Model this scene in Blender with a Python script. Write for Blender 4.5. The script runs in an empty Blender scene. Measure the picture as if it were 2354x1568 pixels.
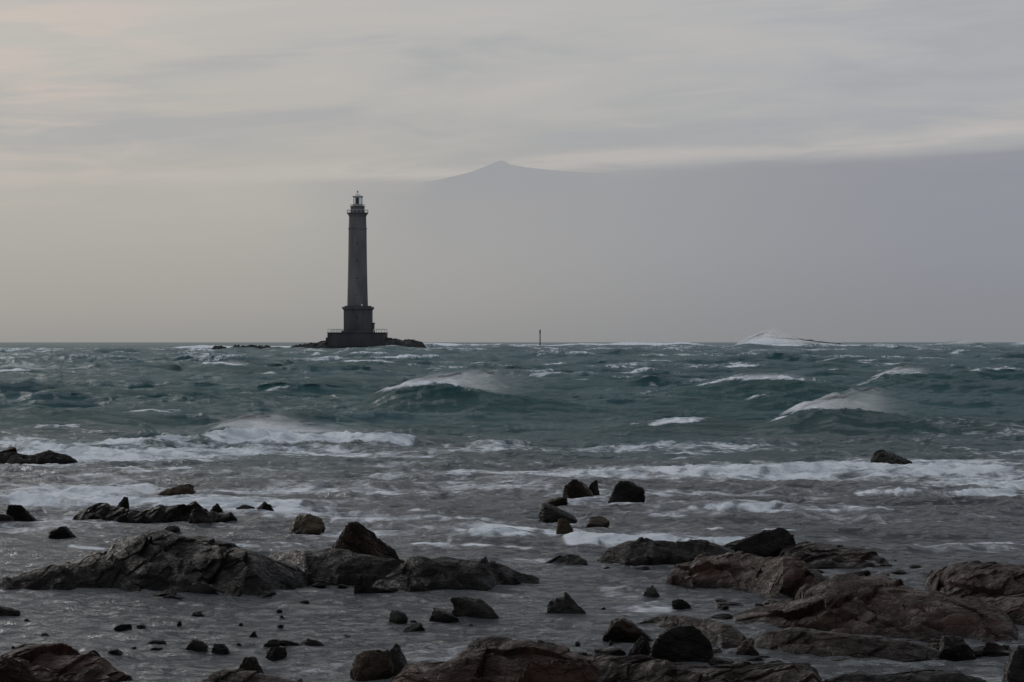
import bpy, bmesh, math, random
import numpy as np
R=math.radians
H=2.3; F=5712.0; HZ=787.0; CX=1177.0
scene=bpy.context.scene
COL=scene.collection

# ---------------------------------------------------------------- noise
_pr=np.random.default_rng(3)
PERM=_pr.permutation(256); PERM=np.concatenate([PERM,PERM,PERM])
G3=_pr.normal(size=(256,3)); G3/=np.linalg.norm(G3,axis=1)[:,None]
RT=_pr.random((256,8))
def noise3(x,y,z):
    x,y,z=np.broadcast_arrays(x,y,z)
    xi=np.floor(x).astype(np.int64); yi=np.floor(y).astype(np.int64); zi=np.floor(z).astype(np.int64)
    xf=x-xi; yf=y-yi; zf=z-zi
    xi&=255; yi&=255; zi&=255
    u=xf*xf*xf*(xf*(xf*6-15)+10); v=yf*yf*yf*(yf*(yf*6-15)+10); w=zf*zf*zf*(zf*(zf*6-15)+10)
    def g(i,j,k):
        h=PERM[PERM[PERM[(xi+i)&255]+((yi+j)&255)]+((zi+k)&255)]
        gr=G3[h]
        return gr[...,0]*(xf-i)+gr[...,1]*(yf-j)+gr[...,2]*(zf-k)
    a=g(0,0,0)*(1-u)+g(1,0,0)*u; b=g(0,1,0)*(1-u)+g(1,1,0)*u
    c=g(0,0,1)*(1-u)+g(1,0,1)*u; d=g(0,1,1)*(1-u)+g(1,1,1)*u
    return (a*(1-v)+b*v)*(1-w)+(c*(1-v)+d*v)*w
def noise2(x,y,s=0):
    xi=np.floor(x).astype(np.int64); yi=np.floor(y).astype(np.int64)
    xf=x-xi; yf=y-yi; xi&=255; yi&=255
    u=xf*xf*(3-2*xf); v=yf*yf*(3-2*yf)
    def g(i,j):
        h=PERM[PERM[(xi+i+s)&255]+((yi+j)&255)]
        return G3[h,0]*(xf-i)*1.3+G3[h,1]*(yf-j)*1.3
    return (g(0,0)*(1-u)+g(1,0)*u)*(1-v)+(g(0,1)*(1-u)+g(1,1)*u)*v
def fbm2(x,y,s=0,o=3,gain=.5):
    r=0;a=1
    for i in range(o):
        r=r+a*noise2(x,y,s+i*13); x=x*2.03+5.1; y=y*2.03+1.7; a*=gain
    return r
def fbm(x,y,z,o=4,gain=.5):
    s=0;a=1
    for i in range(o):
        s=s+a*noise3(x,y,z); x=x*2.03+5.1;y=y*2.03+1.7;z=z*2.03+3.3;a*=gain
    return s
def cells(x,y,seed,dip=(0.5,0.2),var=.6,jump=.5,cw=.10,cd=.15):
    xi=np.floor(x).astype(np.int64); yi=np.floor(y).astype(np.int64)
    best=np.full(x.shape,9.0); sec=np.full(x.shape,9.0); val=np.zeros(x.shape)
    for i in (-1,0,1):
        for j in (-1,0,1):
            h=PERM[PERM[(xi+i+seed*17)&255]+((yi+j+seed*5)&255)]
            cx=xi+i+RT[h,0]; cy=yi+j+RT[h,1]
            dx=x-cx; dy=y-cy
            d=dx*dx+dy*dy
            v=(RT[h,2]-.5)*jump+(dip[0]+(RT[h,3]-.5)*var)*dx+(dip[1]+(RT[h,4]-.5)*var)*dy
            m=d<best
            sec=np.where(m,best,np.minimum(sec,d)); val=np.where(m,v,val); best=np.where(m,d,best)
    crack=np.clip((np.sqrt(sec)-np.sqrt(best))/cw,0,1)
    return val-(1-crack)*cd
def smooth(a,b,x):
    t=np.clip((x-a)/(b-a),0,1); return t*t*(3-2*t)

# ---------------------------------------------------------------- helpers
def yd(py): return H*F/(py-HZ)
def wx(px,Y): return (px-CX)*Y/F
def tag(o,label=None,cat=None,group=None,kind=None):
    if label: o['label']=label
    if cat: o['category']=cat
    if group: o['group']=group
    if kind: o['kind']=kind
    return o
def meshobj(name,v,f,mat,parent=None,smoothshade=False,attrs=None,loc=(0,0,0)):
    me=bpy.data.meshes.new(name)
    v=np.asarray(v,dtype=np.float32)
    if isinstance(f,np.ndarray):
        n=f.shape[1]
        me.vertices.add(len(v)); me.vertices.foreach_set('co',v.ravel())
        me.loops.add(f.size); me.loops.foreach_set('vertex_index',f.astype(np.int32).ravel())
        me.polygons.add(len(f)); me.polygons.foreach_set('loop_start',np.arange(0,f.size,n,dtype=np.int32))
        me.update(calc_edges=True)
    else:
        me.from_pydata([tuple(map(float,p)) for p in v],[],f); me.validate()
    me.polygons.foreach_set('use_smooth',np.full(len(me.polygons),bool(smoothshade)))
    if attrs:
        for k,a in attrs.items():
            at=me.attributes.new(k,'FLOAT','POINT'); at.data.foreach_set('value',a.astype(np.float32).ravel())
    me.materials.append(mat)
    me.update()
    o=bpy.data.objects.new(name,me); COL.objects.link(o); o.location=loc
    if parent: o.parent=parent
    return o
def gridfaces(nr,nc):
    i=np.arange(nr-1)[:,None]*nc+np.arange(nc-1)[None,:]
    i=i.ravel()
    return np.stack([i,i+1,i+nc+1,i+nc],axis=1)
def srgb(r,g,b):
    f=lambda c:(c/255/12.92) if c/255<=.04045 else ((c/255+.055)/1.055)**2.4
    return (f(r),f(g),f(b),1)

# ---------------------------------------------------------------- node helper
class NT:
    def __init__(s,tree): s.t=tree; s.n=tree.nodes; s.l=tree.links; s.n.clear()
    def new(s,typ,**kw):
        n=s.n.new(typ)
        for k,v in kw.items(): setattr(n,k,v)
        return n
    def set(s,sock,v):
        if isinstance(v,bpy.types.NodeSocket): s.l.new(v,sock)
        elif v is not None: sock.default_value=v
    def m(s,op,a,b=None,c=None,clamp=False):
        n=s.new('ShaderNodeMath',operation=op,use_clamp=clamp)
        s.set(n.inputs[0],a)
        if b is not None: s.set(n.inputs[1],b)
        if c is not None: s.set(n.inputs[2],c)
        return n.outputs[0]
    def ss(s,x,a,b,lo=0.0,hi=1.0):
        n=s.new('ShaderNodeMapRange',interpolation_type='SMOOTHSTEP')
        s.set(n.inputs[0],x); s.set(n.inputs[1],a); s.set(n.inputs[2],b); s.set(n.inputs[3],lo); s.set(n.inputs[4],hi)
        return n.outputs[0]
    def mix(s,f,a,b):
        n=s.new('ShaderNodeMix',data_type='RGBA')
        s.set(n.inputs[0],f); s.set(n.inputs[6],a); s.set(n.inputs[7],b)
        return n.outputs[2]
    def noise(s,vec,scale,detail=4,rough=.5,dist=0.0):
        n=s.new('ShaderNodeTexNoise'); s.set(n.inputs['Vector'],vec)
        s.set(n.inputs['Scale'],scale); n.inputs['Detail'].default_value=detail
        n.inputs['Roughness'].default_value=rough; n.inputs['Distortion'].default_value=dist
        return n.outputs[0]
    def mapping(s,vec,scale=(1,1,1),rot=(0,0,0),loc=(0,0,0)):
        n=s.new('ShaderNodeMapping'); s.set(n.inputs[0],vec)
        n.inputs['Scale'].default_value=scale; n.inputs['Rotation'].default_value=rot; n.inputs['Location'].default_value=loc
        return n.outputs[0]
    def ramp(s,fac,stops):
        n=s.new('ShaderNodeValToRGB'); e=n.color_ramp.elements
        while len(e)<len(stops): e.new(.5)
        for el,(p,c) in zip(e,stops): el.position=p; el.color=c
        s.set(n.inputs[0],fac); return n.outputs[0]
    def comb(s,x,y,z):
        n=s.new('ShaderNodeCombineXYZ'); s.set(n.inputs[0],x); s.set(n.inputs[1],y); s.set(n.inputs[2],z); return n.outputs[0]
    def bump(s,h,strength,dist,normal=None):
        n=s.new('ShaderNodeBump'); s.set(n.inputs['Height'],h); n.inputs['Strength'].default_value=strength; n.inputs['Distance'].default_value=dist
        if normal: s.set(n.inputs['Normal'],normal)
        return n.outputs[0]
def newmat(name):
    m=bpy.data.materials.new(name); m.use_nodes=True
    t=NT(m.node_tree); out=t.new('ShaderNodeOutputMaterial'); return m,t,out
def pr(t,col,rough,normal=None,spec=None,ior=None):
    p=t.new('ShaderNodeBsdfPrincipled'); t.set(p.inputs['Base Color'],col); t.set(p.inputs['Roughness'],rough)
    if normal: t.set(p.inputs['Normal'],normal)
    if spec is not None: t.set(p.inputs['Specular IOR Level'],spec)
    if ior: p.inputs['IOR'].default_value=ior
    return p.outputs[0]

# ---------------------------------------------------------------- world
w=bpy.data.worlds.new("World"); scene.world=w; w.use_nodes=True
t=NT(w.node_tree); out=t.new('ShaderNodeOutputWorld')
tc=t.new('ShaderNodeTexCoord'); sep=t.new('ShaderNodeSeparateXYZ'); t.l.new(tc.outputs['Generated'],sep.inputs[0])
X,Y,Z=sep.outputs
rad=t.m('SQRT',t.m('ADD',t.m('MULTIPLY',X,X),t.m('MULTIPLY',Y,Y)))
el=t.m('DIVIDE',Z,t.m('MAXIMUM',rad,.001))
az=t.m('ARCTAN2',X,Y)
eln=t.m('DIVIDE',el,.1378,clamp=True)
Lc=t.ramp(eln,[(0,srgb(148,148,147)),(.1,srgb(159,158,155)),(.3,srgb(170,169,164)),(.55,srgb(178,176,171)),(.8,srgb(183,181,177)),(1,srgb(185,183,180))])
Rc=t.ramp(eln,[(0,srgb(134,137,142)),(.2,srgb(138,141,149)),(.5,srgb(150,153,160)),(.6,srgb(165,167,171)),(.8,srgb(171,173,177)),(1,srgb(177,178,181))])
base=t.mix(t.ss(az,-.14,.2),Lc,Rc)
vec=t.comb(t.m('MULTIPLY',az,7.0),t.m('ADD',t.m('MULTIPLY',el,48.0),t.m('MULTIPLY',az,-2.5)),0.3)
n1=t.noise(vec,1.0,7,.58,.5)
vec2=t.comb(t.m('MULTIPLY',az,15.0),t.m('ADD',t.m('MULTIPLY',el,120.0),t.m('MULTIPLY',az,-5.0)),4.0)
n2=t.noise(vec2,1.0,6,.56,.4)
up=t.ss(el,.035,.09)
base=t.mix(t.m('MULTIPLY',t.m('MULTIPLY',t.ss(n1,.48,.72),up),.45),base,srgb(193,188,183))
base=t.mix(t.m('MULTIPLY',t.m('MULTIPLY',t.ss(n1,.54,.34),up),.55),base,srgb(158,162,168))
base=t.mix(t.m('MULTIPLY',t.m('MULTIPLY',t.ss(n2,.54,.76),up),.32),base,srgb(200,191,185))
wf=t.m('MULTIPLY',t.ss(az,-.07,-.22),t.m('MULTIPLY',t.ss(el,.045,.09),t.ss(n2,.40,.64)))
base=t.mix(t.m('MULTIPLY',wf,.5),base,srgb(208,193,183))
fc=t.new('ShaderNodeFloatCurve'); t.set(fc.inputs['Value'],t.m('ADD',t.m('MULTIPLY',az,2.2),.5))
cur=fc.mapping.curves[0]
pts=[(-600,470),(0,455),(400,430),(830,409),(1010,411),(1290,390),(1700,366),(2100,344),(2354,328),(3000,300)]
def cp(p): return ((p[0]-CX)/F*2.2+.5,(HZ-p[1])/F*5)
ps=[cp(p) for p in pts]
cur.points[0].location=(0,ps[0][1]); cur.points[1].location=(1,ps[-1][1])
for p in ps:
    if .01<p[0]<.99: cur.points.new(*p)
fc.mapping.update()
edge=t.m('DIVIDE',fc.outputs[0],5.0)
wob=t.m('MULTIPLY',t.m('SUBTRACT',n2,.5),.010)
dd=t.m('SUBTRACT',t.m('ADD',edge,wob),el)
bank=t.m('MULTIPLY',t.ss(dd,-.0015,.006),t.m('MULTIPLY',t.ss(el,.010,.055),t.ss(az,-.09,-.02)))
base=t.mix(t.m('MULTIPLY',bank,.85),base,t.mix(t.ss(az,-.02,.19),srgb(156,157,160),srgb(142,145,154)))
seam=t.m('MULTIPLY',t.m('MULTIPLY',t.ss(dd,-.009,-.0015),t.ss(dd,.003,-.0015)),t.m('MULTIPLY',t.ss(az,-.17,-.05),t.ss(n2,.35,.55)))
base=t.mix(t.m('MULTIPLY',seam,.45),base,srgb(198,192,187))
base=t.mix(t.ss(el,.14,1.0),base,(.46,.48,.52,1))
bg=t.new('ShaderNodeBackground'); t.set(bg.inputs[0],base); bg.inputs[1].default_value=1.0
sky=t.new('ShaderNodeTexSky',sky_type='NISHITA'); sky.sun_disc=False; sky.sun_elevation=R(14); sky.sun_rotation=R(-32); sky.dust_density=2
bg2=t.new('ShaderNodeBackground'); t.l.new(sky.outputs[0],bg2.inputs[0]); bg2.inputs[1].default_value=.05
mx=t.new('ShaderNodeMixShader'); mx.inputs[0].default_value=.03
t.l.new(bg.outputs[0],mx.inputs[1]); t.l.new(bg2.outputs[0],mx.inputs[2]); t.l.new(mx.outputs[0],out.inputs[0])

sd=bpy.data.lights.new('sun','SUN'); sd.energy=.8; sd.angle=R(25); sd.color=(1,.94,.88)
so=bpy.data.objects.new('sun',sd); COL.objects.link(so); so.location=(-50,60,60)
from mathutils import Vector
el_,az_=R(14),R(-32)
dirv=Vector((math.sin(az_)*math.cos(el_),math.cos(az_)*math.cos(el_),math.sin(el_)))
so.rotation_euler=dirv.to_track_quat('Z','Y').to_euler()

# ---------------------------------------------------------------- materials
def rockmat(name,c1,c2,c3,rough=.55,scale=6,spec=.08):
    m,t,out=newmat(name)
    g=t.new('ShaderNodeNewGeometry'); pos=g.outputs['Position']
    a=t.noise(pos,scale*.5,6,.6,.4); b=t.noise(t.mapping(pos,(1,1,3.2),(.5,.3,.2)),scale*3,6,.65)
    c=t.mix(t.ss(a,.38,.62),c1,c2); c=t.mix(t.m('MULTIPLY',t.ss(b,.54,.74),.7),c,c3)
    sp=t.new('ShaderNodeSeparateXYZ'); t.l.new(pos,sp.inputs[0])
    wet=t.ss(sp.outputs[2],.08,.0)
    c=t.mix(t.m('MULTIPLY',wet,.65),c,(.004,.004,.004,1))
    v=t.new('ShaderNodeTexVoronoi',feature='DISTANCE_TO_EDGE')
    wv=t.new('ShaderNodeVectorMath',operation='MULTIPLY_ADD'); nn=t.new('ShaderNodeTexNoise'); t.set(nn.inputs['Vector'],pos); nn.inputs['Scale'].default_value=4
    t.l.new(nn.outputs['Color'],wv.inputs[0]); wv.inputs[1].default_value=(.25,.25,.25); t.l.new(t.mapping(pos,(.7,1,2.0),(.6,.4,.3)),wv.inputs[2])
    t.l.new(wv.outputs[0],v.inputs['Vector']); v.inputs['Scale'].default_value=scale*.6
    cr=t.ss(v.outputs[0],.0,.03)
    c=t.mix(t.m('MULTIPLY',t.m('SUBTRACT',1.0,cr),.6),c,(.003,.003,.003,1))
    hh=t.m('ADD',b,t.m('MULTIPLY',cr,.25))
    hh=t.m('ADD',hh,t.m('MULTIPLY',t.noise(pos,scale*12,4,.6),.3))
    nb=t.bump(hh,.7,.03)
    r=t.ss(b,.3,.7,rough-.25,rough+.2)
    sg=t.ss(a,.45,.7,spec*.4,spec*2.4)
    p=t.new('ShaderNodeBsdfPrincipled'); t.set(p.inputs['Base Color'],c); t.set(p.inputs['Roughness'],r); t.set(p.inputs['Normal'],nb); t.set(p.inputs['Specular IOR Level'],sg)
    t.l.new(p.outputs[0],out.inputs[0]); return m
M={}
M['dark']=rockmat('rock_dark',(.006,.006,.006,1),(.013,.0122,.012,1),(.027,.025,.024,1))
M['brown']=rockmat('rock_brown',(.010,.008,.007,1),(.025,.0165,.0130,1),(.046,.032,.025,1))
M['red']=rockmat('rock_red',(.015,.009,.007,1),(.037,.0195,.014,1),(.062,.036,.027,1))
M['tan']=rockmat('rock_tan',(.030,.024,.018,1),(.065,.050,.036,1),(.10,.082,.062,1))
M['grey']=rockmat('rock_grey',(.015,.015,.014,1),(.034,.033,.030,1),(.06,.056,.05,1))
M['islet']=rockmat('rock_islet',(.022,.023,.025,1),(.032,.033,.035,1),(.05,.05,.05,1),.7,.5)
def stone(name,c1,c2,joint=1.0):
    m,t,out=newmat(name); g=t.new('ShaderNodeTexCoord'); pos=g.outputs['Object']
    a=t.noise(t.mapping(pos,(1,1,.25)),.35,6,.6)
    c=t.mix(t.ss(a,.35,.68),c1,c2)
    sp=t.new('ShaderNodeSeparateXYZ'); t.l.new(pos,sp.inputs[0])
    fr=t.m('FRACT',t.m('MULTIPLY',sp.outputs[2],1.1))
    j=t.ss(fr,.0,.12)
    c=t.mix(t.m('MULTIPLY',t.m('SUBTRACT',1.0,j),.35),c,(.04,.04,.04,1))
    nb=t.bump(t.m('ADD',j,a),.5,.08)
    t.l.new(pr(t,c,.85,nb,spec=.2),out.inputs[0]); return m
M['tower']=stone('tower_granite',(.100,.102,.108,1),(.150,.152,.158,1))
M['plinth']=stone('plinth_granite',(.055,.058,.065,1),(.085,.088,.095,1))
M['quay']=stone('platform_stone',(.034,.036,.040,1),(.055,.057,.061,1))
def plain(name,c,rough=.5,metal=0):
    m,t,out=newmat(name); g=t.new('ShaderNodeTexCoord')
    a=t.noise(g.outputs['Object'],1.2,5,.6)
    cc=t.mix(a,tuple(x*.75 for x in c[:3])+(1,),tuple(min(1,x*1.2) for x in c[:3])+(1,))
    p=t.new('ShaderNodeBsdfPrincipled'); t.set(p.inputs['Base Color'],cc); p.inputs['Roughness'].default_value=rough; p.inputs['Metallic'].default_value=metal
    t.l.new(p.outputs[0],out.inputs[0]); return m
M['white']=plain('white_paint',(.80,.80,.80,1),.4)
M['lantern']=plain('lantern_frame_paint',(.30,.305,.31,1),.5)
M['rail']=plain('galvanised_rail',(.45,.46,.47,1),.5)
M['iron']=plain('dark_iron',(.03,.03,.035,1),.6)
M['dome']=plain('lantern_dome_paint',(.65,.66,.68,1),.35)
m,t,out=newmat('lantern_glass'); t.l.new(pr(t,(.90,.91,.93,1),.1,spec=.8),out.inputs[0]); M['glass']=m
M['darkglass']=plain('dark_glass',(.012,.014,.016,1),.15)

m,t,out=newmat('wind_blown_spray')
at=t.new('ShaderNodeAttribute',attribute_name='fade')
tcx=t.new('ShaderNodeTexCoord'); pos=tcx.outputs['Object']
a=t.noise(t.mapping(pos,(.30,1.0,1.9),(0,R(18),0)),1.5,7,.62,.3)
al=t.m('MULTIPLY',at.outputs['Fac'],t.ss(a,.28,.70))
tr=t.new('ShaderNodeBsdfTransparent'); df=t.new('ShaderNodeBsdfDiffuse'); df.inputs[0].default_value=(.95,.97,1,1)
tl=t.new('ShaderNodeBsdfTranslucent'); tl.inputs[0].default_value=(.95,.97,1,1)
m1=t.new('ShaderNodeMixShader'); m1.inputs[0].default_value=.6; t.l.new(df.outputs[0],m1.inputs[1]); t.l.new(tl.outputs[0],m1.inputs[2])
m2=t.new('ShaderNodeMixShader'); t.set(m2.inputs[0],al); t.l.new(tr.outputs[0],m2.inputs[1]); t.l.new(m1.outputs[0],m2.inputs[2])
t.l.new(m2.outputs[0],out.inputs[0]); M['spray']=m

# sea
m,t,out=newmat('sea_water')
fo=t.new('ShaderNodeAttribute',attribute_name='foam').outputs['Fac']
sh=t.new('ShaderNodeAttribute',attribute_name='shallow').outputs['Fac']
ti=t.new('ShaderNodeAttribute',attribute_name='tint').outputs['Fac']
g=t.new('ShaderNodeNewGeometry'); pos=g.outputs['Position']
f1=t.noise(t.mapping(pos,(.65,.55,.3),(0,0,.12)),2.8,9,.70,.8)
f2=t.noise(t.mapping(pos,(.30,.30,.2),(0,0,-.08)),.9,6,.58,.7)
f3=t.noise(t.mapping(pos,(.16,.055,.2),(0,0,.05)),1.0,5,.6,.5)
wv=t.new('ShaderNodeVectorMath',operation='MULTIPLY_ADD'); nn=t.new('ShaderNodeTexNoise'); t.set(nn.inputs['Vector'],pos); nn.inputs['Scale'].default_value=1.6; nn.inputs['Detail'].default_value=4
t.l.new(nn.outputs['Color'],wv.inputs[0]); wv.inputs[1].default_value=(.9,.9,0); t.l.new(t.mapping(pos,(.7,.55,.2),(0,0,.2)),wv.inputs[2])
vo=t.new('ShaderNodeTexVoronoi',feature='DISTANCE_TO_EDGE'); t.l.new(wv.outputs[0],vo.inputs['Vector']); vo.inputs['Scale'].default_value=3.0
lace=t.ss(vo.outputs[0],.25,.0)
fn=t.m('ADD',t.m('ADD',t.m('MULTIPLY',f1,.46),t.m('MULTIPLY',f2,.48)),t.m('MULTIPLY',lace,.07))
thr=t.m('SUBTRACT',.730,t.m('MULTIPLY',fo,.44))
foam=t.ss(t.m('SUBTRACT',fn,thr),-.09,.12)
foam=t.m('MULTIPLY',foam,t.ss(fo,.02,.15))
teal=t.mix(t.ss(f3,.36,.62),(.018,.062,.070,1),(.044,.104,.114,1))
teal=t.mix(t.m('MULTIPLY',t.ss(f2,.4,.65),.45),teal,(.058,.120,.130,1))
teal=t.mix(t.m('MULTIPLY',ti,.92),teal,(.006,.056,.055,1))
sand=t.mix(t.ss(f2,.35,.65),(.048,.050,.055,1),(.082,.085,.092,1))
wc=t.mix(sh,teal,sand)
b0=t.noise(t.mapping(pos,(.8,1.2,.5),(0,0,.1)),1.6,5,.65)
b1=t.noise(t.mapping(pos,(.75,1.4,.5)),6.5,5,.65,.4)
b2=t.noise(t.mapping(pos,(.65,1.6,.5)),22.0,4,.6,.3)
bh=t.m('ADD',t.m('MULTIPLY',b0,1.3),t.m('ADD',t.m('MULTIPLY',b1,.9),t.m('MULTIPLY',b2,.28)))
nb=t.bump(bh,1.0,.13)
fr=t.new('ShaderNodeFresnel'); fr.inputs['IOR'].default_value=1.33; t.set(fr.inputs['Normal'],nb)
ff=t.m('MINIMUM',t.m('MULTIPLY',fr.outputs[0],t.m('ADD',.60,t.m('MULTIPLY',sh,.38))),t.m('ADD',.34,t.m('MULTIPLY',sh,.44)))
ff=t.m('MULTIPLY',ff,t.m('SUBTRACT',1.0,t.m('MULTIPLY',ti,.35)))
dfn=t.new('ShaderNodeBsdfDiffuse'); t.set(dfn.inputs[0],wc); t.set(dfn.inputs['Normal'],nb)
gl=t.new('ShaderNodeBsdfGlossy'); gl.inputs['Roughness'].default_value=.09; gl.inputs['Color'].default_value=(.91,.96,1,1); t.set(gl.inputs['Normal'],nb)
wm=t.new('ShaderNodeMixShader'); t.set(wm.inputs[0],ff); t.l.new(dfn.outputs[0],wm.inputs[1]); t.l.new(gl.outputs[0],wm.inputs[2])
fb=t.bump(t.noise(pos,9.0,6,.7),.9,.09)
fcx=t.mix(t.ss(f1,.36,.60),(.46,.52,.58,1),(.86,.91,.97,1))
fmx=pr(t,fcx,.8,fb,spec=.1)
ms=t.new('ShaderNodeMixShader'); t.set(ms.inputs[0],t.m('MULTIPLY',foam,.95)); t.l.new(wm.outputs[0],ms.inputs[1]); t.l.new(fmx,ms.inputs[2])
t.l.new(ms.outputs[0],out.inputs[0]); M['sea']=m

# ---------------------------------------------------------------- sea surface
def tile(N,L,lmin,lmax,seed,th0,spread,power):
    r=np.random.default_rng(seed)
    k1=2*np.pi*np.fft.fftfreq(N,L/N); kx,ky=np.meshgrid(k1,k1,indexing='ij')
    k=np.hypot(kx,ky); k[0,0]=1
    lam=2*np.pi/k
    P=k**(-power)*smooth(lmin*.7,lmin,lam)*smooth(lmax*1.4,lmax,lam)
    th=np.arctan2(ky,kx)-th0
    P=P*(np.abs(np.cos(th))**spread+.05); P[0,0]=0
    Hk=np.fft.fft2(r.normal(size=(N,N)))*np.sqrt(P)
    h=np.fft.ifft2(Hk).real; s=h.std()
    dx=np.fft.ifft2(1j*kx/k*Hk).real; dy=np.fft.ifft2(1j*ky/k*Hk).real
    return [ (a/s).astype(np.float32) for a in (h,dx,dy)]
def samp(T,N,L,X,Y,rot):
    c,s=math.cos(rot),math.sin(rot)
    u=(X*c+Y*s)/L*N; v=(-X*s+Y*c)/L*N
    ui=np.floor(u).astype(np.int64); vi=np.floor(v).astype(np.int64); uf=(u-ui).astype(np.float32); vf=(v-vi).astype(np.float32)
    u0=ui%N;u1=(ui+1)%N;v0=vi%N;v1=(vi+1)%N
    o=[]
    for A in T:
        o.append(A[u0,v0]*(1-uf)*(1-vf)+A[u1,v0]*uf*(1-vf)+A[u0,v1]*(1-uf)*vf+A[u1,v1]*uf*vf)
    h,dx,dy=o
    return h,dx*c-dy*s,dx*s+dy*c
rows=[9.0]
while rows[-1]<1250: rows.append(rows[-1]+max(.035,.0034*rows[-1]))
while rows[-1]<60000: rows.append(rows[-1]*1.035)
rows=np.array(rows)
cols=np.concatenate([-np.geomspace(1.6,.262,40),np.linspace(-.26,.26,1000),np.geomspace(.262,1.6,40)])
colpx=CX+cols*F
NR,NC=len(rows),len(cols)
Yg=np.repeat(rows[:,None],NC,1); Xg=Yg*cols[None,:]
PX=CX+cols[None,:]*F+0*Yg; PY=HZ+H*F/Yg
hA,xA,yA=samp(tile(1024,620,13,60,11,R(84),8,3.2),1024,620,Xg,Yg,.08)
h2,x2,y2=samp(tile(1024,310,4.0,15,15,R(82),5,3.0),1024,310,Xg,Yg,-.04)
hB,xB,yB=samp(tile(1024,110,.9,4.4,12,R(78),3,2.8),1024,110,Xg,Yg,-.12)
hC,xC,yC=samp(tile(512,18,.16,1.0,13,R(75),1.5,2.8),512,18,Xg,Yg,.3)
patch=.7+.9*np.clip(fbm2(Xg/35,Yg/50,1,2)+.35,0,1)
wA=(smooth(60,130,Yg)*.11+smooth(130,400,Yg)*.20+smooth(400,800,Yg)*.14)*(1-smooth(1000,1300,Yg))
wA*=1-.75*smooth(1000,600,PX)*smooth(350,650,Yg)
w2=(smooth(38,75,Yg)*.085+smooth(90,220,Yg)*.065)*(1-smooth(700,1100,Yg))*patch
wB=(.007+smooth(23,36,Yg)*.022+smooth(42,80,Yg)*.046)*(1-smooth(280,520,Yg))*patch
wC=(.0105+smooth(24,34,Yg)*.003+smooth(45,60,Yg)*.003)*(1-smooth(80,140,Yg))*patch
h2s=h2+.22*(h2*h2-1)
Zg=wA*(hA+.15*(hA*hA-1))+w2*h2s+wB*hB+wC*hC
DX=wA*xA*1.3+w2*x2*1.6+wB*xB*1.6+wC*xC*1.3; DY=wA*yA*1.3+w2*y2*1.6+wB*yB*1.6+wC*yC*1.3
foam=np.zeros_like(Zg); tint=np.zeros_like(Zg)
def wave(crest,base,lf,lb,fpx0=0,fpx1=0,front=0,fs=1.0,damp=.6,skirt=0,tn=1.0,slant=0):
    """one breaking sea: crest line in plan, steep shoreward face, long back"""
    crest=np.array(crest,float)
    Yc0=yd(base)
    r0=np.searchsorted(rows,Yc0*.955-4*lf-skirt-abs(slant)); r1=np.searchsorted(rows,Yc0*1.045+4*lb+abs(slant))+1
    c0=max(0,np.searchsorted(colpx,crest[0,0])-1); c1=np.searchsorted(colpx,crest[-1,0])+1
    S=(slice(r0,r1),slice(c0,c1))
    px=colpx[c0:c1]; X_=Xg[S]; Y_=Yg[S]
    nz=fbm2(px/110.0,px*0+base*.37,int(base)%40,3)
    ns=fbm2(px/18.0,px*0+base*.11,int(base)%37,3)
    uu=(px-crest[0,0])/(crest[-1,0]-crest[0,0])
    Yc=Yc0*(1+.012*nz)+.07*ns*lf+slant*(uu-.5)
    cy=np.interp(px,crest[:,0],crest[:,1],left=1e4,right=1e4)
    if len(px)>9: cy=np.where(cy<5e3,np.convolve(np.pad(np.minimum(cy,base+4),5,mode='edge'),np.ones(11)/11,'valid'),cy)
    amp=np.clip(H-(cy-HZ)*Yc0/F,0,None)
    amp=amp*np.clip(1+.12*nz+.07*ns,.4,1.4)
    d=Y_-Yc[None,:]
    s=np.where(d<0,np.exp(-(np.abs(d)/lf)**1.4*1.4),np.exp(-(np.abs(d)/lb)**1.25))
    ins=smooth(.02,.45,amp/max(amp.max(),1e-3))[None,:]
    wob=1+.10*fbm2(X_/(Yc0*.014),Y_/(Yc0*.010),5,3)
    Zg[S]=Zg[S]*(1-damp*s*ins)+amp[None,:]*s*wob
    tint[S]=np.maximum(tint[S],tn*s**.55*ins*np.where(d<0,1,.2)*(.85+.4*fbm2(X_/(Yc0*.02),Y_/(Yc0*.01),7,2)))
    if fpx1>fpx0:
        m=(smooth(fpx0-12,fpx0+25,px)*smooth(fpx1+25,fpx1-60,px))[None,:]
        brk=np.clip(.9+.8*nz+.4*ns,0,1.15)[None,:]
        fm=np.where(d<0,np.exp(-(d/(lf*(.12+front)))**2),np.exp(-(d/(lb*.6))**2))
        foam[S]=np.maximum(foam[S],fm*m*fs*ins*brk)
        if skirt: foam[S]=np.maximum(foam[S],m*.62*np.where(d<0,np.exp(d/skirt),0)*ins)
wr=np.random.default_rng(21)
for i in range(150):
    py=wr.uniform(0,1)**1.3*190+808
    cx=wr.uniform(-150,2500); L=wr.uniform(130,420)*(.6+.4*(py-780)/200)
    hp=wr.uniform(4,13)*(.5+(py-800)/150)
    Yc0=yd(py)
    if 700<cx<1500 and 890<py<990: hp*=.3
    if 1600<cx<2354 and 905<py<1010: hp*=.3
    if hp*Yc0/F>.9: hp=.9*F/Yc0
    sk=wr.uniform(.25,.5)
    brk=wr.random()<(.40 if py<900 else .15)
    b=py
    wave([(cx-L*sk,b),(cx-L*sk*.6,b-hp*.55),(cx-L*.08,b-hp),(cx+L*.1,b-hp*.9),(cx+L*(1-sk)*.6,b-hp*.4),(cx+L*(1-sk),b)],b,1.2+Yc0*.008,2.5+Yc0*.014,cx-L*.2 if brk else 0,cx+L*.2 if brk else 0,.08,.70,damp=.4,tn=.75,slant=wr.uniform(-.02,.05)*Yc0)
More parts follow.
